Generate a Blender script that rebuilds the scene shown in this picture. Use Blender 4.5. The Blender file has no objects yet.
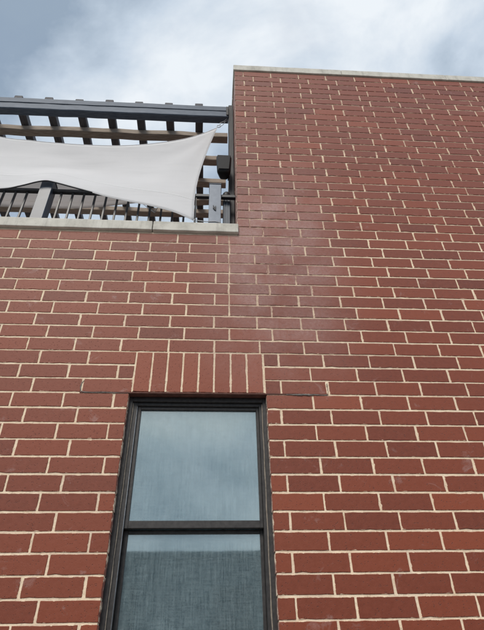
import bpy, bmesh, math, random
from mathutils import Vector, Matrix, noise
R = math.radians
SC = bpy.context.scene
COL = SC.collection
random.seed(7)
ZO = 3.05                      # window head is 3.05 m above the pavement; heights below are relative to it

# ------------------------------------------------------------------ camera
F, PITCH, YAW, ROLL = 499.36, 0.652886, 0.0714343, -0.0233218    # focal length in pixels of a 630 px high picture
CAM = Vector((-0.3267, -2.7781, -1.5062))
FW = Vector((math.sin(YAW)*math.cos(PITCH), math.cos(YAW)*math.cos(PITCH), math.sin(PITCH)))
_rt = Vector((math.cos(YAW), -math.sin(YAW), 0)); _up = _rt.cross(FW)
RT = _rt*math.cos(ROLL) + _up*math.sin(ROLL); UP = -_rt*math.sin(ROLL) + _up*math.cos(ROLL)
cd = bpy.data.cameras.new('camera'); cam = bpy.data.objects.new('camera', cd); COL.objects.link(cam)
cd.sensor_fit = 'VERTICAL'; cd.sensor_height = 24; cd.lens = 24*F/630; cd.clip_start = .05; cd.clip_end = 3000
m = Matrix((RT, UP, -FW)).transposed().to_4x4(); m.translation = CAM + Vector((0, 0, ZO)); cam.matrix_world = m
SC.camera = cam

def at(x, y, Y):               # photo pixel -> point on the vertical plane at depth Y (wall face is Y = 0)
    D = FW + RT*((x-242)/F) + UP*((315-y)/F)
    return CAM + D*((Y-CAM.y)/D.y)
def px(p):
    v = Vector(p)-CAM; d = v.dot(FW)
    return (242+F*v.dot(RT)/d, 315-F*v.dot(UP)/d) if d > 0 else (-9999, -9999)

# ------------------------------------------------------------------ world, sun, exposure
SUN_EL, SUN_AZ = 46, 202       # azimuth measured from +Y towards +X: behind the camera, a little to the left
w = bpy.data.worlds.new('World'); SC.world = w; w.use_nodes = True
nt = w.node_tree; nt.nodes.clear()
def N(t, typ, **kw):
    n = t.nodes.new(typ)
    for k, v in kw.items(): setattr(n, k, v)
    return n
out = N(nt, 'ShaderNodeOutputWorld'); mixs = N(nt, 'ShaderNodeMixShader')
sky = N(nt, 'ShaderNodeTexSky', sky_type='NISHITA', sun_disc=False)
sky.sun_elevation = R(SUN_EL); sky.sun_rotation = R(SUN_AZ); sky.air_density = 1.2; sky.dust_density = 2.5
b1 = N(nt, 'ShaderNodeBackground'); b1.inputs[1].default_value = .095
nt.links.new(sky.outputs[0], b1.inputs[0])
tc = N(nt, 'ShaderNodeTexCoord'); mp = N(nt, 'ShaderNodeMapping')
mp.inputs['Location'].default_value = (4.46, -.11, -3.06); mp.inputs['Scale'].default_value = (1, 1, 1.35)
nt.links.new(tc.outputs['Generated'], mp.inputs[0])
n1 = N(nt, 'ShaderNodeTexNoise'); n1.inputs['Scale'].default_value = 2.6; n1.inputs['Detail'].default_value = 7; n1.inputs['Roughness'].default_value = .56; n1.inputs['Distortion'].default_value = .25
n2 = N(nt, 'ShaderNodeTexNoise'); n2.inputs['Scale'].default_value = 3.1; n2.inputs['Detail'].default_value = 8; n2.inputs['Roughness'].default_value = .52; n2.inputs['Distortion'].default_value = .4
nt.links.new(mp.outputs[0], n1.inputs[0]); nt.links.new(mp.outputs[0], n2.inputs[0])
cr = N(nt, 'ShaderNodeValToRGB')          # cloud tone: grey-blue bases to bright tops
e = cr.color_ramp.elements
e[0].position = .34; e[0].color = (.27, .345, .44, 1)
e[1].position = .66; e[1].color = (.74, .785, .83, 1)
e2 = cr.color_ramp.elements.new(.50); e2.color = (.50, .58, .675, 1)
nt.links.new(n1.outputs[0], cr.inputs[0])
b2 = N(nt, 'ShaderNodeBackground'); b2.inputs[1].default_value = .70
nt.links.new(cr.outputs[0], b2.inputs[0])
cf = N(nt, 'ShaderNodeMapRange'); cf.inputs[1].default_value = .33; cf.inputs[2].default_value = .52; cf.inputs[3].default_value = .72; cf.inputs[4].default_value = 1
nt.links.new(n2.outputs[0], cf.inputs[0]); nt.links.new(cf.outputs[0], mixs.inputs[0])
nt.links.new(b1.outputs[0], mixs.inputs[1]); nt.links.new(b2.outputs[0], mixs.inputs[2]); nt.links.new(mixs.outputs[0], out.inputs[0])
sl = bpy.data.lights.new('sun', 'SUN'); sl.energy = 1.5; sl.angle = R(25); sl.color = (1, .93, .83)
so = bpy.data.objects.new('sun', sl); COL.objects.link(so)
sd = Vector((math.sin(R(SUN_AZ))*math.cos(R(SUN_EL)), math.cos(R(SUN_AZ))*math.cos(R(SUN_EL)), math.sin(R(SUN_EL))))
so.rotation_euler = sd.to_track_quat('Z', 'Y').to_euler(); so.location = (0, 0, 30)
SC.view_settings.view_transform = 'Standard'; SC.view_settings.look = 'None'; SC.view_settings.gamma = 1
SC.view_settings.use_curve_mapping = False; SC.view_settings.exposure = .72
SC.render.engine = 'CYCLES'

# ------------------------------------------------------------------ materials
def newmat(name):
    mt = bpy.data.materials.new(name); mt.use_nodes = True
    t = mt.node_tree; b = t.nodes['Principled BSDF']
    return mt, t, b
def L(t, a, b): t.links.new(a, b)
def noise_tex(t, scale, detail=4, rough=.55, vec=None, dist=0):
    n = N(t, 'ShaderNodeTexNoise'); n.inputs['Scale'].default_value = scale; n.inputs['Detail'].default_value = detail
    n.inputs['Roughness'].default_value = rough; n.inputs['Distortion'].default_value = dist
    if vec: L(t, vec, n.inputs[0])
    return n.outputs[0]
def ramp(t, v, *st):
    r = N(t, 'ShaderNodeValToRGB'); el = r.color_ramp.elements
    el[0].position, el[0].color = st[0][0], (*st[0][1], 1); el[1].position, el[1].color = st[-1][0], (*st[-1][1], 1)
    for p_, c in st[1:-1]: el.new(p_).color = (*c, 1)
    L(t, v, r.inputs[0]); return r.outputs[0]
def mapr(t, v, a, b, c, d, smooth=False):
    n = N(t, 'ShaderNodeMapRange'); n.clamp = True
    if smooth: n.interpolation_type = 'SMOOTHSTEP'
    for i, x in enumerate((a, b, c, d)): n.inputs[i+1].default_value = x
    L(t, v, n.inputs[0]); return n.outputs[0]
def math_(t, op, a, b=None):
    n = N(t, 'ShaderNodeMath', operation=op)
    for i, x in enumerate((a, b)):
        if x is None: continue
        if isinstance(x, (int, float)): n.inputs[i].default_value = x
        else: L(t, x, n.inputs[i])
    return n.outputs[0]
def mixc(t, f, a, b, blend='MIX'):
    n = N(t, 'ShaderNodeMix', data_type='RGBA', blend_type=blend)
    for s, x in ((n.inputs[0], f), (n.inputs[6], a), (n.inputs[7], b)):
        if isinstance(x, (int, float)): s.default_value = x
        elif isinstance(x, tuple): s.default_value = (*x, 1)
        else: L(t, x, s)
    return n.outputs[2]
def bump(t, b, h, strength, dist):
    n = N(t, 'ShaderNodeBump'); n.inputs['Strength'].default_value = strength; n.inputs['Distance'].default_value = dist
    L(t, h, n.inputs['Height']); L(t, n.outputs[0], b.inputs['Normal'])
def wpos(t): return N(t, 'ShaderNodeNewGeometry').outputs['Position']
def opos(t): return N(t, 'ShaderNodeTexCoord').outputs['Object']
def attr(t, name, typ='GEOMETRY'): return N(t, 'ShaderNodeAttribute', attribute_name=name, attribute_type=typ)

MORTAR = (.88, .73, .55)
def mat_brick(name, dark, lite):
    mt, t, b = newmat(name)
    P = wpos(t)
    tint = math_(t, 'ADD', attr(t, 'tint', 'OBJECT').outputs['Fac'], attr(t, 'tint').outputs['Fac'])
    base = mixc(t, tint, dark, lite)
    mot = noise_tex(t, 34, 5, .6, P)
    base = mixc(t, mapr(t, mot, .3, .7, 0, .35), base, (.275, .068, .036))
    # dark fired specks and pits
    v = N(t, 'ShaderNodeTexVoronoi', feature='F1'); v.inputs['Scale'].default_value = 115; L(t, P, v.inputs[0])
    sel = noise_tex(t, 60, 1, .5, P)
    speck = math_(t, 'MULTIPLY', mapr(t, v.outputs['Distance'], .16, .34, 1, 0), mapr(t, sel, .52, .62, 0, 1))
    base = mixc(t, math_(t, 'MULTIPLY', speck, .7), base, (.045, .018, .014))
    # lime bloom: a pale patch where the tall part was built on, plus thin streaks and scattered dabs
    sep = N(t, 'ShaderNodeSeparateXYZ'); L(t, P, sep.inputs[0])
    dx = mapr(t, math_(t, 'ABSOLUTE', math_(t, 'SUBTRACT', sep.outputs[0], .12)), .05, .75, 1, 0, True)
    dz = mapr(t, math_(t, 'ABSOLUTE', math_(t, 'SUBTRACT', sep.outputs[2], 4.28)), .2, 1.5, 1, 0, True)
    patch = math_(t, 'MULTIPLY', dx, dz)
    big = noise_tex(t, 3.5, 5, .6, P)
    bloom = math_(t, 'MULTIPLY', patch, mapr(t, big, .35, .65, .2, .8))
    bloom = math_(t, 'MULTIPLY', bloom, math_(t, 'MULTIPLY', mapr(t, tint, 0, 1, .55, 1.25), mapr(t, noise_tex(t, 48, 5, .7, P), .3, .65, .45, 1.15)))
    dab = mapr(t, noise_tex(t, 7, 7, .68, P, .6), .61, .78, 0, .45)
    scr = N(t, 'ShaderNodeMapping'); scr.inputs['Rotation'].default_value = (0, R(24), 0); scr.inputs['Scale'].default_value = (2.5, 1, 14); L(t, P, scr.inputs[0])
    scratch = mapr(t, noise_tex(t, 5, 5, .6, scr.outputs[0]), .68, .78, 0, .22)
    bl = math_(t, 'MAXIMUM', math_(t, 'MAXIMUM', math_(t, 'MULTIPLY', bloom, .72), dab), scratch)
    base = mixc(t, bl, base, (.50, .385, .37))
    # smeared mortar along the edges
    loc = N(t, 'ShaderNodeSeparateXYZ'); L(t, attr(t, 'loc').outputs['Vector'], loc.inputs[0])
    hal = N(t, 'ShaderNodeSeparateXYZ'); L(t, attr(t, 'half').outputs['Vector'], hal.inputs[0])
    ex = math_(t, 'SUBTRACT', hal.outputs[0], math_(t, 'ABSOLUTE', loc.outputs[0]))
    ez = math_(t, 'SUBTRACT', hal.outputs[2], math_(t, 'ABSOLUTE', loc.outputs[2]))
    ed = math_(t, 'MINIMUM', ex, ez)
    sn = noise_tex(t, 26, 6, .65, P)
    wid = mapr(t, sn, .48, .80, -.0004, .0070)
    sm = N(t, 'ShaderNodeMapRange'); L(t, math_(t, 'SUBTRACT', wid, ed), sm.inputs[0]); sm.inputs[1].default_value = -.0006; sm.inputs[2].default_value = .0010
    base = mixc(t, math_(t, 'MULTIPLY', sm.outputs[0], .85), base, MORTAR)
    L(t, base, b.inputs['Base Color'])
    b.inputs['Roughness'].default_value = .58; b.inputs['Specular IOR Level'].default_value = .42
    b.inputs['Sheen Weight'].default_value = .20; b.inputs['Sheen Roughness'].default_value = .5; b.inputs['Sheen Tint'].default_value = (1, .88, .88, 1)  # pink sheen stands in for lens haze on the upper wall
    fine = noise_tex(t, 420, 3, .6, P)
    h = math_(t, 'ADD', math_(t, 'MULTIPLY', fine, .5), math_(t, 'ADD', math_(t, 'MULTIPLY', mot, 1.2), math_(t, 'MULTIPLY', speck, -1.3)))
    bump(t, b, math_(t, 'ADD', h, math_(t, 'MULTIPLY', sm.outputs[0], .5)), .55, .0016)
    return mt
M = {}
M['brick'] = mat_brick('brick_red', (.140, .0260, .0098), (.258, .0535, .0185))

def simple(name, c1, c2, scale, rough, bs=.3, bd=.002, spec=.4, metal=0, stretch=None, detail=5, obj=False):
    mt, t, b = newmat(name); P = opos(t) if obj else wpos(t)
    if stretch:
        mpn = N(t, 'ShaderNodeMapping'); mpn.inputs['Scale'].default_value = stretch; L(t, P, mpn.inputs[0]); P = mpn.outputs[0]
    n = noise_tex(t, scale, detail, .6, P)
    L(t, ramp(t, n, (.3, c1), (.7, c2)), b.inputs['Base Color'])
    b.inputs['Roughness'].default_value = rough; b.inputs['Specular IOR Level'].default_value = spec; b.inputs['Metallic'].default_value = metal
    bump(t, b, n, bs, bd); return mt

def mat_mortar():
    mt, t, b = newmat('mortar_cream'); P = wpos(t)
    n = noise_tex(t, 9, 6, .6, P); f = noise_tex(t, 300, 3, .7, P); g = noise_tex(t, 55, 4, .6, P)
    c = ramp(t, n, (.3, (.74, .57, .41)), (.55, MORTAR), (.75, (.88, .74, .56)))
    c = mixc(t, mapr(t, g, .55, .72, 0, .7), c, (.52, .40, .30))
    c = mixc(t, mapr(t, noise_tex(t, 1.7, 6, .65, P), .48, .68, 0, .55), c, (.58, .45, .38))
    # red slurry left on the joints where the wall was cleaned down, and patchily redder, darker mortar in the upper courses
    sep = N(t, 'ShaderNodeSeparateXYZ'); L(t, P, sep.inputs[0])
    dx = mapr(t, math_(t, 'ABSOLUTE', math_(t, 'SUBTRACT', sep.outputs[0], .12)), .1, .75, 1, 0, True)
    dz = mapr(t, math_(t, 'ABSOLUTE', math_(t, 'SUBTRACT', sep.outputs[2], 4.35)), .2, 1.4, 1, 0, True)
    sl_ = math_(t, 'MULTIPLY', math_(t, 'MULTIPLY', dx, dz), mapr(t, noise_tex(t, 8, 5, .65, P), .35, .6, .2, .95))
    up_ = math_(t, 'MULTIPLY', mapr(t, sep.outputs[2], 4.5, 5.6, 0, 1, True), mapr(t, noise_tex(t, 11, 6, .7, P), .42, .62, 0, .75))
    c = mixc(t, math_(t, 'MAXIMUM', sl_, up_), c, (.33, .185, .155))
    L(t, c, b.inputs['Base Color']); b.inputs['Roughness'].default_value = .95; b.inputs['Specular IOR Level'].default_value = .15
    bump(t, b, math_(t, 'ADD', math_(t, 'MULTIPLY', f, .5), math_(t, 'MULTIPLY', g, 1.5)), .8, .0025); return mt
M['mortar'] = mat_mortar()

def mat_stone():
    mt, t, b = newmat('limestone_coping'); P = wpos(t)
    n = noise_tex(t, 6, 8, .65, P); f = noise_tex(t, 160, 4, .6, P)
    mpn = N(t, 'ShaderNodeMapping'); mpn.inputs['Scale'].default_value = (9, 9, 1.2); L(t, P, mpn.inputs[0])
    drip = noise_tex(t, 2.2, 6, .65, mpn.outputs[0])
    c = ramp(t, n, (.28, (.44, .425, .38)), (.5, (.62, .60, .54)), (.72, (.72, .70, .64)))
    c = mixc(t, mapr(t, drip, .52, .72, 0, .45), c, (.30, .29, .26))
    c = mixc(t, mapr(t, noise_tex(t, 38, 5, .7, P), .60, .72, 0, .5), c, (.24, .23, .20))
    L(t, c, b.inputs['Base Color']); b.inputs['Roughness'].default_value = .9; b.inputs['Specular IOR Level'].default_value = .2
    bump(t, b, math_(t, 'ADD', n, math_(t, 'MULTIPLY', f, .5)), .5, .003); return mt
M['stone'] = mat_stone()
M['frame'] = simple('bronze_aluminium', (.026, .025, .026), (.056, .053, .053), 40, .5, .1, .0005)
M['caulk'] = simple('weathered_caulk', (.18, .155, .13), (.32, .28, .235), 60, .85, .4, .0015)
M['bead'] = simple('glinting_aluminium_bead', (.16, .18, .21), (.30, .33, .37), 50, .45, .2, .0005, .5)  # pale tone carries the reflection along the metal glass edge
M['steel'] = simple('rust_painted_lintel', (.075, .028, .021), (.15, .06, .045), 22, .75, .5, .002)
M['lead'] = simple('grey_flashing', (.10, .095, .09), (.30, .28, .26), 45, .75, .6, .002)
M['slate'] = simple('slate_stained_timber', (.065, .090, .130), (.135, .170, .222), 9, .62, .5, .002, .45, 0, (1.2, 9, 9))
M['rafter'] = simple('dark_stained_rafter', (.07, .072, .084), (.14, .137, .145), 9, .7, .5, .002, .3, 0, (9, 1.2, 9))
M['brown'] = simple('brown_weathered_timber', (.25, .205, .17), (.46, .395, .335), 8, .8, .6, .003, .25, 0, (1.1, 10, 10))
M['black'] = simple('black_painted_post', (.006, .007, .010), (.014, .016, .022), 14, .5, .2, .001)
M['rail'] = simple('black_powder_coat_metal', (.010, .012, .017), (.022, .026, .034), 30, .42, .1, .0005, .5)
M['postgrey'] = simple('blue_grey_powder_coat', (.032, .050, .080), (.050, .072, .108), 12, .4, .15, .0008, .5)
M['postpale'] = simple('pale_grey_powder_coat', (.13, .165, .22), (.19, .232, .295), 14, .4, .15, .0008, .5)
M['speaker'] = simple('black_speaker_plastic', (.004, .006, .009), (.009, .011, .015), 60, .45, .2, .0006, .4)
M['mesh'] = simple('black_speaker_grille', (.003, .004, .006), (.008, .009, .012), 700, .6, .6, .001, .3)
M['rope'] = simple('white_rope', (.40, .42, .45), (.62, .64, .66), 120, .8, .5, .001)
M['hem_shade'] = simple('shaded_hem_underside', (.018, .020, .026), (.04, .042, .05), 120, .7, .4, .001)
M['ring'] = simple('steel_ring', (.20, .21, .22), (.38, .39, .40), 60, .35, .1, .0005, .5, .9)
M['deck'] = simple('terrace_deck_boards', (.16, .12, .09), (.28, .22, .17), 7, .8, .4, .002, .2, 0, (1, 12, 1))
M['roof'] = simple('roof_membrane', (.16, .16, .16), (.24, .24, .235), 3, .9, .3, .003)
M['room'] = simple('dim_room_plaster', (.20, .19, .175), (.27, .26, .24), 4, .9, .2, .001)
M['ground'] = simple('asphalt', (.035, .035, .036), (.065, .064, .063), 30, .92, .5, .004)
M['pave'] = simple('concrete_pavement', (.27, .26, .245), (.38, .37, .35), 5, .9, .4, .002)
M['kerb'] = simple('concrete_kerb', (.30, .29, .275), (.40, .39, .37), 8, .9, .4, .002)
M['opp'] = simple('slate_grey_render', (.045, .055, .065), (.075, .088, .10), 3, .9, .3, .003)
M['oppglass'] = simple('dark_window_glass', (.012, .015, .018), (.02, .024, .028), 3, .08, 0, .001, .5)

def mat_fabric(name, c, tr):
    mt, t, b = newmat(name); P = wpos(t)
    o = [n for n in t.nodes if n.type == 'OUTPUT_MATERIAL'][0]
    n = noise_tex(t, 2.0, 6, .6, P); f = noise_tex(t, 500, 2, .5, P)
    mpn = N(t, 'ShaderNodeMapping'); mpn.inputs['Scale'].default_value = (1.2, 1, 9); L(t, P, mpn.inputs[0])
    st = noise_tex(t, 2.3, 5, .6, mpn.outputs[0])
    col = mixc(t, mapr(t, n, .3, .7, 0, .4), c, tuple(x*.92 for x in c))
    col = mixc(t, mapr(t, st, .50, .72, 0, .35), col, tuple(x*.88 for x in c))
    L(t, col, b.inputs['Base Color']); b.inputs['Roughness'].default_value = .85; b.inputs['Specular IOR Level'].default_value = .2
    bump(t, b, math_(t, 'ADD', math_(t, 'MULTIPLY', f, .3), st), .3, .002)
    tl = N(t, 'ShaderNodeBsdfTranslucent'); L(t, col, tl.inputs[0])
    mx = N(t, 'ShaderNodeMixShader'); mx.inputs[0].default_value = tr
    L(t, b.outputs[0], mx.inputs[1]); L(t, tl.outputs[0], mx.inputs[2]); L(t, mx.outputs[0], o.inputs[0]); return mt
M['sail'] = mat_fabric('pale_sail_cloth', (.91, .91, .92), .42)
M['sail2'] = mat_fabric('beige_sail_cloth', (.84, .81, .79), .85)

def weave(t, P, s):
    vals = []
    for sc in ((s, 1, 4), (10, 1, s)):
        mpn = N(t, 'ShaderNodeMapping'); mpn.inputs['Scale'].default_value = sc; L(t, P, mpn.inputs[0])
        vals.append(noise_tex(t, 1, 3, .6, mpn.outputs[0]))
    return math_(t, 'MULTIPLY', math_(t, 'ADD', *vals), .5)
def mat_shade():
    mt, t, b = newmat('linen_roller_shade'); P = wpos(t)
    v = weave(t, P, 190)
    L(t, ramp(t, v, (.34, (.42, .46, .48)), (.64, (.70, .73, .74))), b.inputs['Base Color']); b.inputs['Roughness'].default_value = .9
    bump(t, b, v, .5, .002); return mt
M['shade'] = mat_shade()
def mat_glass():
    mt, t, b = newmat('reflective_window_glass'); P = wpos(t)
    o = [n for n in t.nodes if n.type == 'OUTPUT_MATERIAL'][0]
    g = N(t, 'ShaderNodeBsdfGlossy'); g.inputs['Roughness'].default_value = .03; g.inputs[0].default_value = (.95, 1.0, .95, 1)
    tr = N(t, 'ShaderNodeBsdfTransparent'); tr.inputs[0].default_value = (.62, .82, .90, 1)
    bm_ = N(t, 'ShaderNodeBump'); bm_.inputs['Strength'].default_value = .05; bm_.inputs['Distance'].default_value = .004
    L(t, noise_tex(t, 3.5, 2, .5, P), bm_.inputs['Height']); L(t, bm_.outputs[0], g.inputs['Normal'])
    fr = N(t, 'ShaderNodeFresnel'); fr.inputs[0].default_value = 1.5
    fac = math_(t, 'ADD', math_(t, 'MULTIPLY', fr.outputs[0], 1.2), .50)
    mx = N(t, 'ShaderNodeMixShader'); L(t, fac, mx.inputs[0]); L(t, tr.outputs[0], mx.inputs[1]); L(t, g.outputs[0], mx.inputs[2]); L(t, mx.outputs[0], o.inputs[0]); return mt
M['glass'] = mat_glass()
def mat_screen():
    mt, t, b = newmat('insect_screen_mesh'); P = wpos(t)
    o = [n for n in t.nodes if n.type == 'OUTPUT_MATERIAL'][0]
    fine = noise_tex(t, 190, 2, .6, P); d = noise_tex(t, 5, 5, .65, P)
    vals = []
    for sc in ((150, 1, 9), (11, 1, 170), (22, 1, 2)):
        mpn = N(t, 'ShaderNodeMapping'); mpn.inputs['Scale'].default_value = sc; L(t, P, mpn.inputs[0]); vals.append(noise_tex(t, 1, 2, .5, mpn.outputs[0]))
    v = math_(t, 'ADD', math_(t, 'ADD', math_(t, 'MULTIPLY', vals[0], .34), math_(t, 'MULTIPLY', vals[1], .24)), math_(t, 'ADD', math_(t, 'MULTIPLY', fine, .30), math_(t, 'MULTIPLY', vals[2], .12)))
    L(t, ramp(t, v, (.38, (.15, .225, .265)), (.62, (.40, .53, .585))), b.inputs['Base Color']); b.inputs['Roughness'].default_value = .8
    tr = N(t, 'ShaderNodeBsdfTransparent')
    a = math_(t, 'ADD', mapr(t, v, .40, .60, .29, .31), mapr(t, d, .5, .8, 0, .08))
    mx = N(t, 'ShaderNodeMixShader'); L(t, a, mx.inputs[0]); L(t, tr.outputs[0], mx.inputs[1]); L(t, b.outputs[0], mx.inputs[2]); L(t, mx.outputs[0], o.inputs[0]); return mt
M['screen'] = mat_screen()

# ------------------------------------------------------------------ builders (coordinates relative to wall face / window head)
def thing(name, label, cat, base, group=None):
    o = bpy.data.objects.new(name, None); COL.objects.link(o)
    o.empty_display_size = .2; o.location = (base[0], base[1], base[2]+ZO); o['base'] = base
    o['label'] = label; o['category'] = cat
    if group: o['group'] = group
    return o
BASE = {}
def link(name, me, mat, parent, off=(0, 0, 0)):
    o = bpy.data.objects.new(name, me); COL.objects.link(o)
    if me.materials: pass
    else: me.materials.append(mat)
    o.parent = parent; o.location = off
    return o
def pbase(parent):
    b = Vector((0, 0, 0)); p_ = parent
    while p_ is not None:
        b += Vector(p_.location); p_ = p_.parent
    return b - Vector((0, 0, ZO))
def mesh_obj(name, verts, faces, mat, parent, smooth=False):
    pb = pbase(parent)
    vs = [Vector(v)-pb for v in verts]
    c = sum(vs, Vector())/len(vs)
    me = bpy.data.meshes.new(name); me.from_pydata([v-c for v in vs], [], faces); me.update()
    if smooth:
        for p_ in me.polygons: p_.use_smooth = True
    return link(name, me, mat, parent, c)
def bm_obj(name, bm, mat, parent, smooth=False):
    pb = pbase(parent)
    c = sum((v.co for v in bm.verts), Vector())/len(bm.verts)
    for v in bm.verts: v.co -= c
    me = bpy.data.meshes.new(name); bm.to_mesh(me); bm.free()
    if smooth:
        for p_ in me.polygons: p_.use_smooth = True
    return link(name, me, mat, parent, c-pb)
def add_box(bm, a, b, bev=0, seg=1):
    t = bmesh.new(); bmesh.ops.create_cube(t, size=1)
    for v in t.verts: v.co = Vector([(a[i]+b[i])/2 + v.co[i]*(b[i]-a[i]) for i in range(3)])
    if bev: bmesh.ops.bevel(t, geom=t.edges[:], offset=bev, segments=seg, affect='EDGES', profile=.5)
    me = bpy.data.meshes.new('tmp'); t.to_mesh(me); t.free(); bm.from_mesh(me); bpy.data.meshes.remove(me)
def box(name, a, b, mat, parent, bev=0, seg=1):
    bm = bmesh.new(); add_box(bm, a, b, bev, seg); return bm_obj(name, bm, mat, parent)
def timber(name, a, b, axis, mat, parent, bev=.006, wob=.003, seed=0):
    """sawn timber: bevelled bar cut into lengths along its axis, each ring slightly out of true"""
    n = max(4, int((b[axis]-a[axis])/.18)); o1, o2 = [i for i in range(3) if i != axis]
    rnd = random.Random(seed); vs, fs = [], []
    h1, h2 = (b[o1]-a[o1])/2, (b[o2]-a[o2])/2
    prof = [(-h1+bev, -h2), (h1-bev, -h2), (h1, -h2+bev), (h1, h2-bev), (h1-bev, h2), (-h1+bev, h2), (-h1, h2-bev), (-h1, -h2+bev)]
    for k in range(n+1):
        d1, d2 = rnd.uniform(-wob, wob), rnd.uniform(-wob, wob)
        for p1, p2 in prof:
            q = [0, 0, 0]; q[axis] = a[axis]+(b[axis]-a[axis])*k/n
            q[o1] = (a[o1]+b[o1])/2+p1+d1+rnd.uniform(-.0008, .0008); q[o2] = (a[o2]+b[o2])/2+p2+d2+rnd.uniform(-.0008, .0008); vs.append(q)
    for k in range(n):
        for j in range(8):
            fs.append((k*8+j, k*8+(j+1) % 8, k*8+8+(j+1) % 8, k*8+8+j))
    fs.append(tuple(range(7, -1, -1))); fs.append(tuple(range(n*8, n*8+8)))
    o = mesh_obj(name, vs, fs, mat, parent)
    bm = bmesh.new(); bm.from_mesh(o.data); bmesh.ops.recalc_face_normals(bm, faces=bm.faces[:]); bm.to_mesh(o.data); bm.free()
    return o
def tube_data(pts, r, seg=8):
    vs, fs = [], []; pts = [Vector(p_) for p_ in pts]
    for i, p_ in enumerate(pts):
        d = (pts[min(i+1, len(pts)-1)]-pts[max(i-1, 0)]).normalized()
        u = d.cross(Vector((0, 1, .137))).normalized(); v = d.cross(u)
        rr = r[i] if isinstance(r, (list, tuple)) else r
        for k in range(seg):
            a = 2*math.pi*k/seg; vs.append(p_+u*math.cos(a)*rr+v*math.sin(a)*rr)
    for i in range(len(pts)-1):
        for k in range(seg): fs.append((i*seg+k, i*seg+(k+1) % seg, (i+1)*seg+(k+1) % seg, (i+1)*seg+k))
    fs.append(tuple(range(seg-1, -1, -1))); fs.append(tuple(range((len(pts)-1)*seg, len(pts)*seg)))
    return vs, fs
def tube(name, pts, r, mat, parent, seg=8):
    vs, fs = tube_data(pts, r, seg); return mesh_obj(name, vs, fs, mat, parent, True)

# ------------------------------------------------------------------ ground, street
def struct(name, bm, mat):
    o = bm_obj(name, bm, mat, None); o['kind'] = 'structure'
    o['label'] = {'ground': 'dark asphalt ground running to the horizon', 'pavement': 'grey concrete pavement at the foot of the brick building', 'kerb': 'concrete kerb between pavement and road'}[name]
    return o
GZ = -3.05
bm = bmesh.new(); add_box(bm, (-600, -600, GZ-.5), (600, 600, GZ-.13)); g = struct('ground', bm, M['ground'])
bm = bmesh.new(); add_box(bm, (-40, -3.6, GZ-.3), (40, .35, GZ), .01); g = struct('pavement', bm, M['pave'])
bm = bmesh.new(); add_box(bm, (-40, -3.76, GZ-.3), (40, -3.61, GZ-.002), .015); g = struct('kerb', bm, M['kerb'])

# ------------------------------------------------------------------ the brick building
LB, HB, J = .3048, .1016, .0100          # brick module 305 x 102 mm, joint 10 mm
XL, XR = -6.0, 7.2                       # extent of the facade
XC = -.147                               # left corner of the tall part
WL, WR = -.8405, .0145                   # window opening
WB = -16*HB                              # its foot
PT, TT = 14*HB, 40*HB                    # brick tops of parapet and of the tall part
REC = .0032                              # mortar recess
bld = thing('brick_building', 'red brick building with a low roof terrace parapet and a taller block', 'building', (0, 0, GZ))

# wall core = the mortar you see between the bricks
bm = bmesh.new(); TH = .30
def core(x0, x1, z0, z1, y0=REC, y1=TH): add_box(bm, (x0, y0, z0), (x1, y1, z1))
core(XL, WL-.004, GZ, -.0005); core(WR+.004, XR, GZ, 0-.0005); core(WL-.0041, WR+.0041, GZ, WB-.02)
core(XL, -.823, 0, 3*HB-.001, REC); core(.006, XR, 0, 3*HB-.001, REC); core(-.8229, .0059, .012, 3*HB-.001, REC)
core(XL, XR, 3*HB, PT+.0125); core(XC+.005, XR, PT+.013, TT+.004, .0046)
core(XC+.0041, XC+.3, PT-.3, TT+.0035, TH+.0005, 6.0)              # flank of the tall part above the terrace
wall = bm_obj('wall', bm, M['mortar'], bld)

def off(row, n):
    if row >= 14: xs = ((-1, -.16), (2, -.14), (4, -.06), (6, 0), (40, 0))
    elif row >= 3: xs = ((-40, -.045), (-1, -.05), (1, -.07), (2.5, -.04), (4, 0), (40, 0))
    elif row >= 0: xs = ((-40, -.05), (-1, -.05), (0, .02), (40, .01))
    else: xs = ((-40, -.05), (-1.5, -.05), (-1.4, 0), (40, 0))
    for (a, va), (b_, vb) in zip(xs, xs[1:]):
        if a <= n <= b_: return va+(vb-va)*(n-a)/(b_-a)
    return 0
rj = random.Random(11)
def joints(row):
    js = []
    for n in range(-24, 28):
        u = n if row % 2 else n+1/3
        js.append((u+off(row, u)+rj.gauss(0, .010))*LB)
    return js
def intervals(row):
    if row < -16: return [(XL, XR)]
    if row < 0: return [(XL, WL), (WR, XR)]
    if row < 3: return [(XL, -.823), (.006, XR)]
    if row < 14: return [(XL, XR)]
    return [(XC, XR)]
pieces = []          # (x0, x1, z0, z1)
for row in range(-30, 40):
    zj0, zj1 = row*HB+rj.gauss(0, .0007), (row+1)*HB+rj.gauss(0, .0007)
    js = joints(row)
    for a, b_ in intervals(row):
        xs = [x for x in js if a+.05 < x < b_-.05]
        if 6 <= row <= 13 and row % 2 and a < -.5: xs = sorted(xs+[-.7165*LB+rj.gauss(0, .001)])
        g0, g1 = 0, 0
        # pieces butt the soldier course with a joint, the jambs and corner with none
        if 0 <= row < 3:
            if b_ == -.823: g1 = J/2
            if a == .006: g0 = J/2
        e_ = [a]+xs+[b_]
        for i in range(len(e_)-1):
            ja, jb = (rj.uniform(.0036, .0068)+(.002 if rj.random() < .12 else 0) for _ in '12')
            x0 = e_[i]+(ja if i else g0); x1 = e_[i+1]-(jb if i < len(e_)-2 else g1)
            pieces.append((x0, x1, zj0+rj.uniform(.0042, .0056), zj1-rj.uniform(.0042, .0056)))
sold = [-2.70, -2.348, -2.026, -1.699, -1.365, -1.038, -.688, -.345, .009]
soldiers = []
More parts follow.
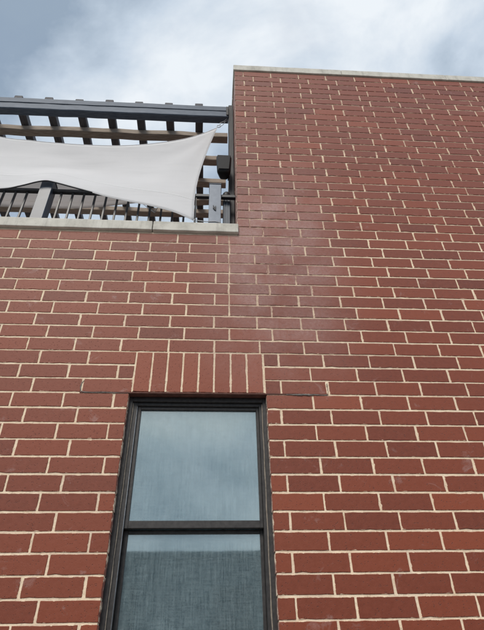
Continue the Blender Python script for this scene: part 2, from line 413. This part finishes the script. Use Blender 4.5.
for i in range(8):
    soldiers.append((sold[i]*LB+.0048, sold[i+1]*LB-.0052, .0095, 3*HB-.0055))

def brick_geo(w_, h_, rnd, depth=.088, dn=(7, 3)):
    """one brick around its own centre, face at y=0: worn outline, chamfered arris, slightly uneven face"""
    hw, hh = w_/2, h_/2; nx, nz = dn
    nx = max(2, round(nx*w_/.295)) if w_ > h_ else nx
    c = rnd.uniform(.0012, .003)
    P = []
    def side(x0, z0, x1, z1, n):
        for k in range(n+1):
            s = k/n; P.append((x0+(x1-x0)*s, z0+(z1-z0)*s))
    side(-hw+c, -hh, hw-c, -hh, nx); side(hw, -hh+c, hw, hh-c, nz); side(hw-c, hh, -hw+c, hh, nx); side(-hw, hh-c, -hw, -hh+c, nz)
    # close the worn corners
    jit = [(rnd.gauss(0, .0006)-.0003) for _ in P]
    for k in range(len(P)):
        if rnd.random() < .05: jit[k] -= rnd.uniform(.001, .0035)      # chips
    n = len(P); vs = []; tx, tz = rnd.uniform(-.003, .003), rnd.uniform(-.008, .008); py = rnd.uniform(-.0007, .0002)
    def sh(x, z, d):
        return (x-(d if x > 0 else -d)*(1 if abs(x) > hw-.0045 else 0), z-(d if z > 0 else -d)*(1 if abs(z) > hh-.0045 else 0))
    for (x, z), j in zip(P, jit):
        a, b2 = sh(x, z, -j); vs.append((a, depth, b2))
    for (x, z), j in zip(P, jit):
        a, b2 = sh(x, z, -j); vs.append((a, .0026+py, b2))
    for (x, z), j in zip(P, jit):
        a, b2 = sh(x, z, -j+.0022); vs.append((a, py+a*tx+b2*tz, b2))
    fs = []
    for r_ in range(2):
        for k in range(n): fs.append((r_*n+k, r_*n+(k+1) % n, (r_+1)*n+(k+1) % n, (r_+1)*n+k))
    fs.append(tuple(range(2*n, 3*n)))
    return vs, fs
def set_attrs(me, locs, halfs, tints=None):
    a = me.attributes.new('loc', 'FLOAT_VECTOR', 'POINT'); a.data.foreach_set('vector', [c for v in locs for c in v])
    a = me.attributes.new('half', 'FLOAT_VECTOR', 'POINT'); a.data.foreach_set('vector', [c for v in halfs for c in v])
    if tints: a = me.attributes.new('tint', 'FLOAT', 'POINT'); a.data.foreach_set('value', tints)
def vis_area(p_):
    x0, x1, z0, z1 = p_
    q = [px((x, 0, z)) for x, z in ((x0, z0), (x1, z0), (x1, z1), (x0, z1))]
    xs_ = [min(max(u, 0), 484) for u, v in q]; ys_ = [min(max(v, 0), 630) for u, v in q]
    return (max(xs_)-min(xs_))*(max(ys_)-min(ys_)) if q[0][0] > -9000 and z0 > CAM.z-1.2 else 0
def tint_for(rnd): return min(1.15, max(0, rnd.gauss(.47, .21)))
order = sorted(range(len(pieces)), key=lambda i: -vis_area(pieces[i]))
single = set(order[:292]); rb = random.Random(5)
full = []
for k in range(12):
    vs, fs = brick_geo(.295, .0915, rb)
    me = bpy.data.meshes.new('brick'); me.from_pydata(vs, [], fs); me.update(); me.materials.append(M['brick'])
    set_attrs(me, vs, [(.1475, 0, .04575)]*len(vs)); full.append(me)
wb = pbase(wall)
def place(me, c, sx=1, sz=1, flip=0):
    o = bpy.data.objects.new('brick', me); COL.objects.link(o); o.parent = wall
    o.location = (c[0]-wb.x, rb.uniform(-.0004, .0002)-wb.y, c[1]-wb.z); o.scale = (sx, 1, sz); o['tint'] = tint_for(rb)
    return o
S_v, S_f, S_l, S_h, S_t = [], [], [], [], []
def stuff_add(vs, fs, half, tint, T):
    k = len(S_v)
    for v in vs: S_v.append(T(v)); S_l.append(v); S_h.append(half); S_t.append(tint)
    for f in fs: S_f.append(tuple(i+k for i in f))
for i, (x0, x1, z0, z1) in enumerate(pieces):
    w_, h_ = x1-x0, z1-z0; c = ((x0+x1)/2, (z0+z1)/2)
    if i in single:
        if .270 < w_ < .32: place(rb.choice(full), c, w_/.295, h_/.0915)
        else:
            vs, fs = brick_geo(w_, h_, rb); me = bpy.data.meshes.new('brick'); me.from_pydata(vs, [], fs); me.update(); me.materials.append(M['brick'])
            set_attrs(me, vs, [(w_/2, 0, h_/2)]*len(vs)); place(me, c)
    else:
        vs, fs = brick_geo(w_, h_, rb, dn=(5, 2))
        stuff_add(vs, fs, (w_/2, 0, h_/2), tint_for(rb), lambda v, c=c: (v[0]+c[0], v[1], v[2]+c[1]))
for (x0, x1, z0, z1) in soldiers:
    w_, h_ = x1-x0, z1-z0; vs, fs = brick_geo(w_, h_, rb, dn=(3, 7)); me = bpy.data.meshes.new('brick'); me.from_pydata(vs, [], fs); me.update(); me.materials.append(M['brick'])
    set_attrs(me, vs, [(w_/2, 0, h_/2)]*len(vs)); o = place(me, ((x0+x1)/2, (z0+z1)/2)); o['tint'] = rb.uniform(.7, 1.1)
# flank of the tall part, facing the terrace
for row in range(9, 40):
    y = 0.088 if row % 2 == 0 else -.0; first = True
    edges = [0.0985 if row % 2 == 0 else .0985]
    s = .1016+(.2 if row % 2 else .0)
    ys = [.0985]
    if row % 2: ys.append(.305)
    else: ys.append(.1016+LB)
    while ys[-1] < 5.8: ys.append(ys[-1]+LB)
    for a, b_ in zip(ys, ys[1:]):
        if b_-a < .05: continue
        w_, h_ = b_-a-.01, HB-.01; vs, fs = brick_geo(w_, h_, rb, dn=(5, 2)); cy, cz = (a+b_)/2, (row+.5)*HB
        # local x runs along +Y reversed so that the face looks to -X
        stuff_add(vs, fs, (w_/2, 0, h_/2), tint_for(rb), lambda v, cy=cy, cz=cz: (XC+v[1], cy-v[0], cz+v[2]))
c0 = Vector((0, 0, 0))
me = bpy.data.meshes.new('upper_bricks'); me.from_pydata([Vector(v)-wb for v in S_v], [], S_f); me.update(); me.materials.append(M['brick'])
set_attrs(me, S_l, S_h, S_t)
o = bpy.data.objects.new('upper_bricks', me); COL.objects.link(o); o.parent = wall; o['kind'] = 'stuff'
o['label'] = 'red bricks in the upper courses of the wall, joined by cream mortar'

# coping stones
def coping(x0, x1, y0, y1, z0, z1, seed):
    rnd = random.Random(seed); bm = bmesh.new(); add_box(bm, (x0, y0, z0), (x1, y1, z1), .006, 2)
    bmesh.ops.subdivide_edges(bm, edges=[e_ for e_ in bm.edges if abs((e_.verts[0].co-e_.verts[1].co).x) > .3], cuts=14)
    for v in bm.verts:
        nn = noise.noise_vector(v.co*7)*.0022; v.co += nn
    return bm_obj('coping_stone', bm, M['stone'], bld)
xs = [-.142, -.826]
while xs[-1] > XL: xs.append(xs[-1]-1.22)
for i in range(len(xs)-1): coping(max(xs[i+1], XL)+.0035, xs[i]-(.0035 if i else 0), -.026, .335, 1.4370, 1.536, i)
xs = [XC-.014, 1.07]
while xs[-1] < XR: xs.append(xs[-1]+1.22)
for i in range(len(xs)-1): coping(xs[i]+(.002 if i else 0), min(xs[i+1], XR)-.002, -.016, .33, 4.0705, 4.178, 40+i)
y = .334
for i in range(4):
    bm = bmesh.new(); add_box(bm, (XC-.0135, y, 4.0705), (XC+.33, y+1.4, 4.1775), .006, 2); bm_obj('coping_stone', bm, M['stone'], bld); y += 1.404
# terrace deck, roof
for i in range(18):
    y0 = .305+i*.142; box('deck_board', (XL, y0, 1.03), (XC-.002, y0+.137, 1.06), M['deck'], bld, .003)
box('terrace_slab', (XL, .3005, .75), (XC-.002, 6, 1.026), M['roof'], bld)
box('roof', (XC+.302, .3005, 3.7), (XR, 6, 3.9), M['roof'], bld)
# steel lintel over the window, bearing on both sides, with its bent flashing ends
bm = bmesh.new()
add_box(bm, (-1.140, -.0016, -.0010), (.402, .0885, .0065))
for v in bm.verts:
    v.co.z += .0012*math.sin(v.co.x*7)
bm_obj('lintel', bm, M['steel'], bld)
def flash(pts, r):
    vs, fs = tube_data(pts, r, 6); return mesh_obj('lintel_flashing', vs, fs, M['lead'], bld, True)
rf = random.Random(21)
n_ = 22; q = [(.14+(.262*k/n_), -.0012+rf.uniform(-.0012, .0008), -.001+rf.uniform(-.0022, .0016)) for k in range(n_+1)]
flash(q, [max(.0012, (.0022+.0042*math.sin(math.pi*min(1, k/n_*1.15))**2)*rf.uniform(.7, 1.25)) for k in range(n_+1)])
q = [(.403+rf.uniform(-.002, .002), .0006, .004+.0145*k) for k in range(7)]
vs, fs = tube_data(q, [.0045*rf.uniform(.8, 1.5) for _ in q], 7); mesh_obj('mortar_plug', vs, fs, M['mortar'], bld, True)
for zz in (.030, .058, .071): flash([(.4045, -.003, zz), (.4075, -.0042, zz+.006), (.405, -.003, zz+.011)], [.0014, .0026, .0012])
q = [(-.86, .001, .001), (-.93, -.001, -.001), (-1.0, -.0016, .0012), (-1.06, -.002, -.0012), (-1.11, -.001, .001), (-1.135, 0, .01), (-1.141, .0005, .035), (-1.139, .0005, .065), (-1.125, .001, .088)]
flash(q, [.001, .0022, .0030, .0020, .0036, .0026, .0036, .0022, .0012])
# mortar bead that closes the top of the left flashing end
# window: aluminium double-hung unit set 45 mm back
win = bpy.data.objects.new('window', None); COL.objects.link(win); win.parent = bld
win.location = Vector(((WL+WR)/2, .06, WB-.0)) - pbase(bld); win.empty_display_size = .2
win['label'] = 'dark bronze double-hung window with insect screen and a drawn linen shade'
def ring(name, x0, x1, z0, z1, wl, wr, wt, wb_, y0, y1, mat, bev=.002):
    bm = bmesh.new()
    add_box(bm, (x0, y0, z0), (x0+wl, y1, z1), bev); add_box(bm, (x1-wr, y0, z0), (x1, y1, z1), bev)
    add_box(bm, (x0+wl-.001, y0+.0006, z1-wt), (x1-wr+.001, y1-.0006, z1-.0004), bev); add_box(bm, (x0+wl-.001, y0+.0006, z0+.0004), (x1-wr+.001, y1-.0006, z0+wb_), bev)
    return bm_obj(name, bm, mat, win)
ring('frame', WL-.004, WR+.004, WB, -.0018, .027, .027, .030, .05, .046, .15, M['frame'])
x0, x1 = WL+.0232, WR-.0232
ring('track', x0, x1, WB+.05, -.033, .030, .022, .020, .02, .064, .14, M['frame'])
for x_ in (WL+.0255, WR-.0255):
    tube('caulk_bead', [(x_+.0012*math.sin(k*1.7), .058, WB+.055+(-.04-WB-.055)*k/24) for k in range(25)], [.0042+.0008*math.sin(k*2.3) for k in range(25)], M['caulk'], win, 6)
tube('glazing_bead', [(WL+.0525, .066, WB+.06), (WL+.0525, .066, -.06)], .0022, M['bead'], win, 6)
tube('glazing_bead', [(WR-.0420, .066, WB+.06), (WR-.0420, .066, -.06)], .0020, M['bead'], win, 6)
MZ = -.757
ring('upper_sash', x0+.0305, x1-.0225, MZ-.019, -.0535, .022, .018, .020, .040, .078, .105, M['frame'])
ring('lower_sash', x0+.0305, x1-.0225, WB+.072, MZ-.019, .022, .018, .020, .045, .110, .135, M['frame'])
gx0, gx1 = x0+.050, x1-.038
def pane(name, z0, z1, y, mat, nx=1):
    return mesh_obj(name, [(gx0, y, z0), (gx1, y, z0), (gx1, y, z1), (gx0, y, z1)], [(0, 1, 2, 3)], mat, win)
def gpane(z0, z1, y): return box('pane', (gx0, y, z0), (gx1, y+.004, z1), M['glass'], win)
gpane(MZ, -.07, .092); gpane(WB+.11, MZ-.03, .122)
pane('insect_screen', MZ+.012, -.068, .0885, M['screen']); pane('insect_screen', WB+.11, MZ-.036, .118, M['screen'])
# roller shade: slightly rippled cloth hanging behind the glass
vs, fs = [], []; nx, nz = 60, 24
for k in range(nz+1):
    for i in range(nx+1):
        X = WL+.01+(WR-WL-.02)*i/nx; Zz = WB+.03+(-.02-WB-.03)*k/nz
        vs.append((X, .185+.004*math.sin(X*26+Zz*2)+.003*math.sin(X*61+1), Zz))
for k in range(nz):
    for i in range(nx): fs.append((k*(nx+1)+i, k*(nx+1)+i+1, (k+1)*(nx+1)+i+1, (k+1)*(nx+1)+i))
mesh_obj('roller_shade', vs, fs, M['shade'], win, True)
tube('shade_roller', [(WL+.01, .18, -.028), (WR-.01, .18, -.028)], .018, M['postpale'], win, 10)
bm = bmesh.new(); add_box(bm, (WL-.3, .31, WB-.3), (WR+.3, 2.2, .25))
bmesh.ops.reverse_faces(bm, faces=bm.faces[:])
for f in [f for f in bm.faces if all(abs(v.co.y-.31) < .01 for v in f.verts)]: bm.faces.remove(f)
bm_obj('room_interior', bm, M['room'], bld)
box('window_sill', (WL-.06, -.035, WB-.0195), (WR+.06, .16, WB-.0005), M['stone'], bld, .004)

# ------------------------------------------------------------------ pergola on the terrace
per = thing('pergola', 'timber pergola on the roof terrace, slate front beam and brown cross beams', 'pergola', (-2.3, .35, 1.06))
PX0, PX1 = -4.6, -.2075
timber('front_beam', (PX0, .300, 3.635), (PX1, .392, 3.828), 0, M['slate'], per, .008, .0025, 1)['label'] = 'slate grey front beam'
timber('beam_batten', (PX0, .292, 3.742), (PX1-.012, .2985, 3.826), 0, M['slate'], per, .002, .001, 2)
for i, yb in enumerate((.716, 1.03, 1.375, 1.668, 1.895, 2.22, 2.54)):
    timber('cross_beam', (PX0, yb-.092, 3.737), (PX1+.004, yb, 3.829), 0, M['brown'], per, .009, .005, 10+i)
for i in range(13):
    xr = -.541-i*.3375+random.uniform(-.006, .006)
    timber('rafter', (xr-.044, .322+random.uniform(-.006, .006), 3.833), (xr+.044, 2.72, 3.912+random.uniform(-.006, .006)), 1, M['rafter'], per, .006, .002, 30+i)
timber('post', (-.2055, .306, 1.06), (-.1505, .392, 3.885), 2, M['black'], per, .005, .0006, 50)
timber('post', (PX0-.1, .300, 1.06), (PX0-.004, .392, 3.885), 2, M['black'], per, .006, .0015, 51)
timber('post', (-.2465, 2.62, 1.06), (-.1505, 2.716, 3.829), 2, M['black'], per, .006, .0004, 52)
timber('post', (PX0-.1, 2.62, 1.06), (PX0-.004, 2.716, 3.829), 2, M['black'], per, .006, .0015, 53)
box('beam_bracket', (-.232, .286, 3.655), (-.206, .2915, 3.82), M['black'], per, .001)

# ------------------------------------------------------------------ railing on the parapet
rail = thing('terrace_railing', 'black metal railing with upright balusters standing on the stone coping', 'railing', (-2.3, .20, 1.536))
box('top_rail', (-5.6, .182, 2.112), (XC-.002, .218, 2.150), M['rail'], rail, .004)
box('bottom_rail', (-5.6, .186, 1.60), (XC-.002, .214, 1.63), M['rail'], rail, .003)
base_me = None
k = 0; xb = -1.708+.1*13
while xb > -5.5:
    near = any(abs(xb-xp) < .075 for xp in (-1.845, -.338, -3.45, -5.05))
    if not near:
        if base_me is None:
            o = box('baluster', (xb-.0085, .1915, 1.628), (xb+.0085, .2085, 2.114), M['rail'], rail, .002); base_me = o
        else:
            o = base_me.copy(); COL.objects.link(o); o.location.x = base_me.location.x+(xb-first_x)
        if k == 0: first_x = xb
        k += 1
    xb -= .1
def rpost(xc, hw, mat, top, cap_mat, lab=None):
    o = box('post', (xc-hw, .20-hw, 1.5365), (xc+hw, .20+hw, top), mat, rail, .003)
    if lab: o['label'] = lab
    c = box('post_cap', (xc-hw-.004, .20-hw-.004, top+.0005), (xc+hw+.004, .20+hw+.004, top+.016), cap_mat, rail, .004)
rpost(-1.838, .052, M['postgrey'], 2.232, M['rail'], 'blue grey square post')
rpost(-.335, .054, M['postpale'], 2.245, M['postgrey'], 'pale grey square end post')
rpost(-3.45, .052, M['postgrey'], 2.232, M['rail']); rpost(-5.05, .052, M['postgrey'], 2.232, M['rail'])
# dark rope cleat on the pale post
bm = bmesh.new()
for a, b_ in (((-.352, .137, 1.900), (-.344, .1455, 1.945)), ((-.343, .137, 1.885), (-.334, .1455, 1.925)), ((-.333, .137, 1.878), (-.325, .1455, 1.938)), ((-.346, .139, 1.908), (-.327, .1455, 1.918))):
    add_box(bm, a, b_, .002)
bm_obj('rope_cleat', bm, M['rail'], rail)
# slim grey conduit riser between the end post and the flank wall
ris = thing('service_riser', 'grey riser with painted highlight strips between pale railing post and brick flank, with dark round head', 'riser', (-.225, .26, 1.536))
box('casing', (-.262, .236, 1.5365), (-.196, .285, 2.19), M['postgrey'], ris, .004)
for xx in (-.247, -.226): box('highlight_strip', (xx-.003, .2305, 1.56), (xx+.003, .2355, 2.17), M['postpale'], ris, .001)  # pale strips stand for highlights running up the casing
vs, fs = tube_data([(-.229, .26, 2.185), (-.229, .26, 2.20), (-.229, .26, 2.225), (-.229, .26, 2.25), (-.229, .26, 2.262)], [.030, .038, .040, .032, .012], 14)
mesh_obj('head', vs, fs, M['black'], ris, True)

# ------------------------------------------------------------------ loudspeaker
spk = thing('loudspeaker', 'black outdoor loudspeaker bracketed to the dark pergola post beside the brick corner', 'loudspeaker', (-.255, .22, 2.47))
def prism(name, quad0, z0, quad1, z1, mat, parent, bev=.006):
    bm = bmesh.new()
    a = [bm.verts.new((x, y_, z0)) for x, y_ in quad0]; b_ = [bm.verts.new((x, y_, z1)) for x, y_ in quad1]
    n = len(a); bm.faces.new(a[::-1]); bm.faces.new(b_)
    for i in range(n): bm.faces.new((a[i], a[(i+1) % n], b_[(i+1) % n], b_[i]))
    bmesh.ops.recalc_face_normals(bm, faces=bm.faces[:])
    if bev: bmesh.ops.bevel(bm, geom=bm.edges[:], offset=bev, segments=2, affect='EDGES', profile=.5, clamp_overlap=True)
    return bm_obj(name, bm, mat, parent, bev > .01)
pl0 = [(-.330, .150), (-.186, .150), (-.180, .190), (-.212, .285), (-.296, .285), (-.334, .190)]
cx_, cy_ = -.257, .21
prism('cabinet', [(cx_+(x-cx_)*.86, cy_+(y_-cy_)*.86) for x, y_ in pl0], 2.475, pl0, 2.705, M['speaker'], spk, .020)
prism('grille', [(-.306, .150), (-.208, .150), (-.206, .162), (-.308, .162)], 2.49, [(-.320, .136), (-.194, .136), (-.192, .1485), (-.322, .1485)], 2.685, M['mesh'], spk, .003)
bm = bmesh.new(); add_box(bm, (-.262, .286, 2.55), (-.206, .300, 2.63), .002); add_box(bm, (-.215, .298, 2.56), (-.2057, .345, 2.62), .002); bm_obj('bracket', bm, M['rail'], spk)

# ------------------------------------------------------------------ shade sails
def cr_spline(pts, n):
    P = [pts[0]*2-pts[1]]+pts+[pts[-1]*2-pts[-2]]; outp = []
    segs = len(pts)-1
    for i in range(n+1):
        s = i/n*segs; k = min(int(s), segs-1); t_ = s-k; a, b_, c, d = P[k:k+4]
        outp.append(.5*((2*b_)+(c-a)*t_+(2*a-5*b_+4*c-d)*t_*t_+(3*b_-a-3*c+d)*t_**3))
    return outp
def sail_mesh(name, top, bot, lef, rig, nu, nv, belly, mat, parent, thick=.0016):
    T, B, Lf, Rg = cr_spline(top, nu), cr_spline(bot, nu), cr_spline(lef, nv), cr_spline(rig, nv)   # T,B run right->left; sides top->bottom
    vs, fs = [], []
    for j in range(nv+1):
        v = j/nv
        for i in range(nu+1):
            u = i/nu
            p_ = (1-v)*T[i]+v*B[i]+(1-u)*Rg[j]+u*Lf[j]-((1-u)*(1-v)*T[0]+u*(1-v)*T[-1]+(1-u)*v*B[0]+u*v*B[-1])
            k_ = math.sin(math.pi*u)*math.sin(math.pi*v)
            p_ = p_+Vector((0, 1, 0))*(belly*k_+.016*k_*noise.noise(Vector((p_.x*2.2, p_.z*5, 3)))+.010*math.sin(9*math.atan2(v+.02, u+.02))*math.exp(-5*u)*(1-math.exp(-25*u))*(4*v*(1-v)))
            vs.append(p_)
    for j in range(nv):
        for i in range(nu): fs.append((j*(nu+1)+i, j*(nu+1)+i+1, (j+1)*(nu+1)+i+1, (j+1)*(nu+1)+i))
    o = mesh_obj(name, vs, fs, mat, parent, True)
    md = o.modifiers.new('thickness', 'SOLIDIFY'); md.thickness = thick; md.offset = 0
    for vv in (.80,):      # stitched panel seams and the folded lower hem
        j = round(vv*nv); row_ = [vs[j*(nu+1)+i] for i in range(nu+1)]; a_, b_ = [], []
        sv = [q_+Vector((0, -.0012, dz_)) for dz_ in (-.007, .007) for q_ in row_]
        so_ = mesh_obj('seam', sv, [(i, i+1, nu+2+i, nu+1+i) for i in range(nu)], mat, parent, True)
        m2 = so_.modifiers.new('thickness', 'SOLIDIFY'); m2.thickness = .0006; m2.offset = 0
    return o, T, B, Lf, Rg
V = Vector
def Y_top(x): return .31
topp = [at(x, y_, .275 if x < 210 else .29) for x, y_ in ((217, 128), (200, 134.6), (180, 139.8), (150, 144), (120, 145.8), (90, 145.2), (60, 143.4), (30, 140.6), (0, 137))]
lastT = topp[-1]
topp += [V((-3.0, .28, lastT.z+.16)), V((-3.55, .29, lastT.z+.32)), V((-4.25, .31, lastT.z+.52))]
botp = [at(x, y_, .115) for x, y_ in ((193.5, 220.5), (174, 212.2), (151, 206), (129, 201.6), (107, 196.8), (90, 192), (70, 186.6), (55, 182.6), (46, 181), (36, 182.3), (20, 186.2), (0, 189.3))]
lz = botp[-1].z
botp += [V((-2.6, .115, lz-.02)), V((-3.1, .115, lz-.06)), V((-3.45, .115, lz-.01)), V((-4.1, .115, lz-.36))]
rgt = [at(217, 128, .29), at(209.3, 146, .265), at(202.5, 164, .235), at(197.3, 182, .20), at(194.3, 200, .155), at(193.5, 220.5, .115)]
lef = [topp[-1], V((-4.12, .27, 3.15)), V((-4.03, .22, 2.7)), V((-4.02, .17, 2.25)), botp[-1]]
sail = thing('shade_sail', 'pale grey shade sail stretched between pergola beam and railing in front', 'shade sail', (-2.2, .15, 1.56))
fab, T_, B_, L_, R_ = sail_mesh('cloth', topp, botp, lef, rgt, 80, 30, .05, M['sail'], sail)
def hem(name, pts, r, mat): return tube(name, pts, r, mat, sail, 6)
hem('hem', [p_+V((0, -.002, 0)) for p_ in T_], .003, M['sail']); hem('hem', [p_+V((0, -.002, 0)) for p_ in R_], .003, M['sail'])
iB = min(range(len(B_)), key=lambda i: abs(px(B_[i])[0]-93))
hem('hem', [p_+V((0, -.002, 0)) for p_ in B_[:iB+1]], .003, M['sail']); hem('dark_hem', [p_+V((0, -.004, -.003)) for p_ in B_[iB:]], .0065, M['hem_shade'])  # left of the split, a dark tube stands for the hem's shaded underside
def torus(name, c, r, rr, parent, mat):
    pts = [V(c)+V((math.cos(a)*r, 0, math.sin(a)*r)) for a in [2*math.pi*k/20 for k in range(21)]]
    return tube(name, pts, rr, mat, parent, 6)
c1 = at(218.6, 126.4, .288); torus('corner_ring', c1, .020, .004, sail, M['ring'])
hk = V((-.2, .3, 3.6)); c2 = at(224, 121.5, .297)
tube('tie_cable', [c1+V((.014, 0, .012)), c1.lerp(c2, .5)+V((-.012, 0, .018)), c2, V((-.225, .297, c2.z+.05))], .0038, M['ring'], sail, 6)
tube('tie_cable', [c1+V((.018, 0, -.002)), c1.lerp(c2, .5)+V((.02, 0, -.012)), c2+V((.012, 0, -.004)), V((-.207, .30, c2.z+.03))], .0034, M['ring'], sail, 6)
b0 = botp[0]; torus('corner_ring', b0+V((.016, 0, .002)), .014, .0035, sail, M['ring'])
tube('tie_rope', [b0+V((.03, 0, .002)), V((b0.x+.09, .125, b0.z+.004)), V((-.389, .1425, b0.z+.022)), V((-.33, .142, b0.z+.028)), V((-.282, .143, b0.z+.012))], .0042, M['rope'], sail, 6)

s2 = thing('shade_sail', 'darker beige shade sail hanging behind the railing balusters', 'shade sail', (-2.6, 1.0, 2.6))
YB = .80
b2p = [at(x, y_, YB) for x, y_ in ((141, 202.6), (125, 204.2), (105, 206.5), (85, 208), (60, 208.5), (30, 207.5), (0, 206.5))]
b2p += [V((-3.3, YB, b2p[-1].z)), V((-4.1, YB, b2p[-1].z-.05))]
t2p = [at(x, y_, YB) for x, y_ in ((128, 178), (110, 172), (85, 166), (60, 163), (30, 161), (0, 160))]
t2p += [V((-3.4, YB, t2p[-1].z+.1)), V((-4.1, YB, t2p[-1].z+.4))]
r2p = [t2p[0], (t2p[0]+b2p[0])/2+V((-.03, 0, 0)), b2p[0]]; l2p = [t2p[-1], (t2p[-1]+b2p[-1])/2+V((.05, 0, 0)), b2p[-1]]
sail_mesh('cloth', t2p, b2p, l2p, r2p, 40, 12, .06, M['sail2'], s2)
tube('tie_rope', [t2p[0], (t2p[0]+V((-.541, .69, 3.74)))/2, V((-.541, .69, 3.74))], .004, M['rope'], s2, 6)
tube('tie_rope', [b2p[0], V((-.9, .40, 2.12)), V((-.80, .218, 2.13))], .004, M['rope'], s2, 6)
tube('tie_rope', [t2p[-1], V((PX0+.05, .6, 3.75))], .004, M['rope'], s2, 6)
tube('tie_rope', [b2p[-1], V((PX0-.004, .35, 2.2))], .004, M['rope'], s2, 6)
tube('tie_rope', [topp[-1], V((PX0-.004, .33, topp[-1].z+.1))], .004, M['rope'], sail, 6)
tube('tie_rope', [botp[-1], V((-4.4, .19, 1.63))], .004, M['rope'], sail, 6)

# ------------------------------------------------------------------ house across the street (seen mirrored in the window)
opp = thing('opposite_building', 'low slate grey building across the street with a flat roofline', 'building', (0, -14, GZ-.13))
OY, OT = -14.0, 2.16
box('wall', (-16, -22, GZ-.14), (18, OY, OT-.2), M['opp'], opp)
box('roof_edge', (-16.1, -22.1, OT-.1995), (18.1, OY+.05, OT), M['opp'], opp, .01)
box('chimney', (1.1, -15.4, OT+.001), (1.5, -15.0, OT+.10), M['opp'], opp)
for i in range(9):
    for zz in (-2.0, .45):
        xw = -13.6+i*3.5
        wo = bpy.data.objects.new('window', None); COL.objects.link(wo); wo.parent = opp; wo.location = Vector((xw, OY, zz))-pbase(opp)
        bm = bmesh.new()
        for a, b_ in (((xw-.6, OY+.001, zz-.75), (xw-.5, OY+.06, zz+.75)), ((xw+.5, OY+.001, zz-.75), (xw+.6, OY+.06, zz+.75)), ((xw-.5, OY+.001, zz+.65), (xw+.5, OY+.058, zz+.75)), ((xw-.5, OY+.001, zz-.75), (xw+.5, OY+.058, zz-.65)), ((xw-.5, OY+.001, zz-.03), (xw+.5, OY+.05, zz+.03))): add_box(bm, a, b_)
        bm_obj('frame', bm, M['frame'], wo)
        box('pane', (xw-.499, OY+.0015, zz-.649), (xw+.499, OY+.012, zz+.649), M['oppglass'], wo)
for o in bpy.data.objects:
    if 'base' in o: del o['base']
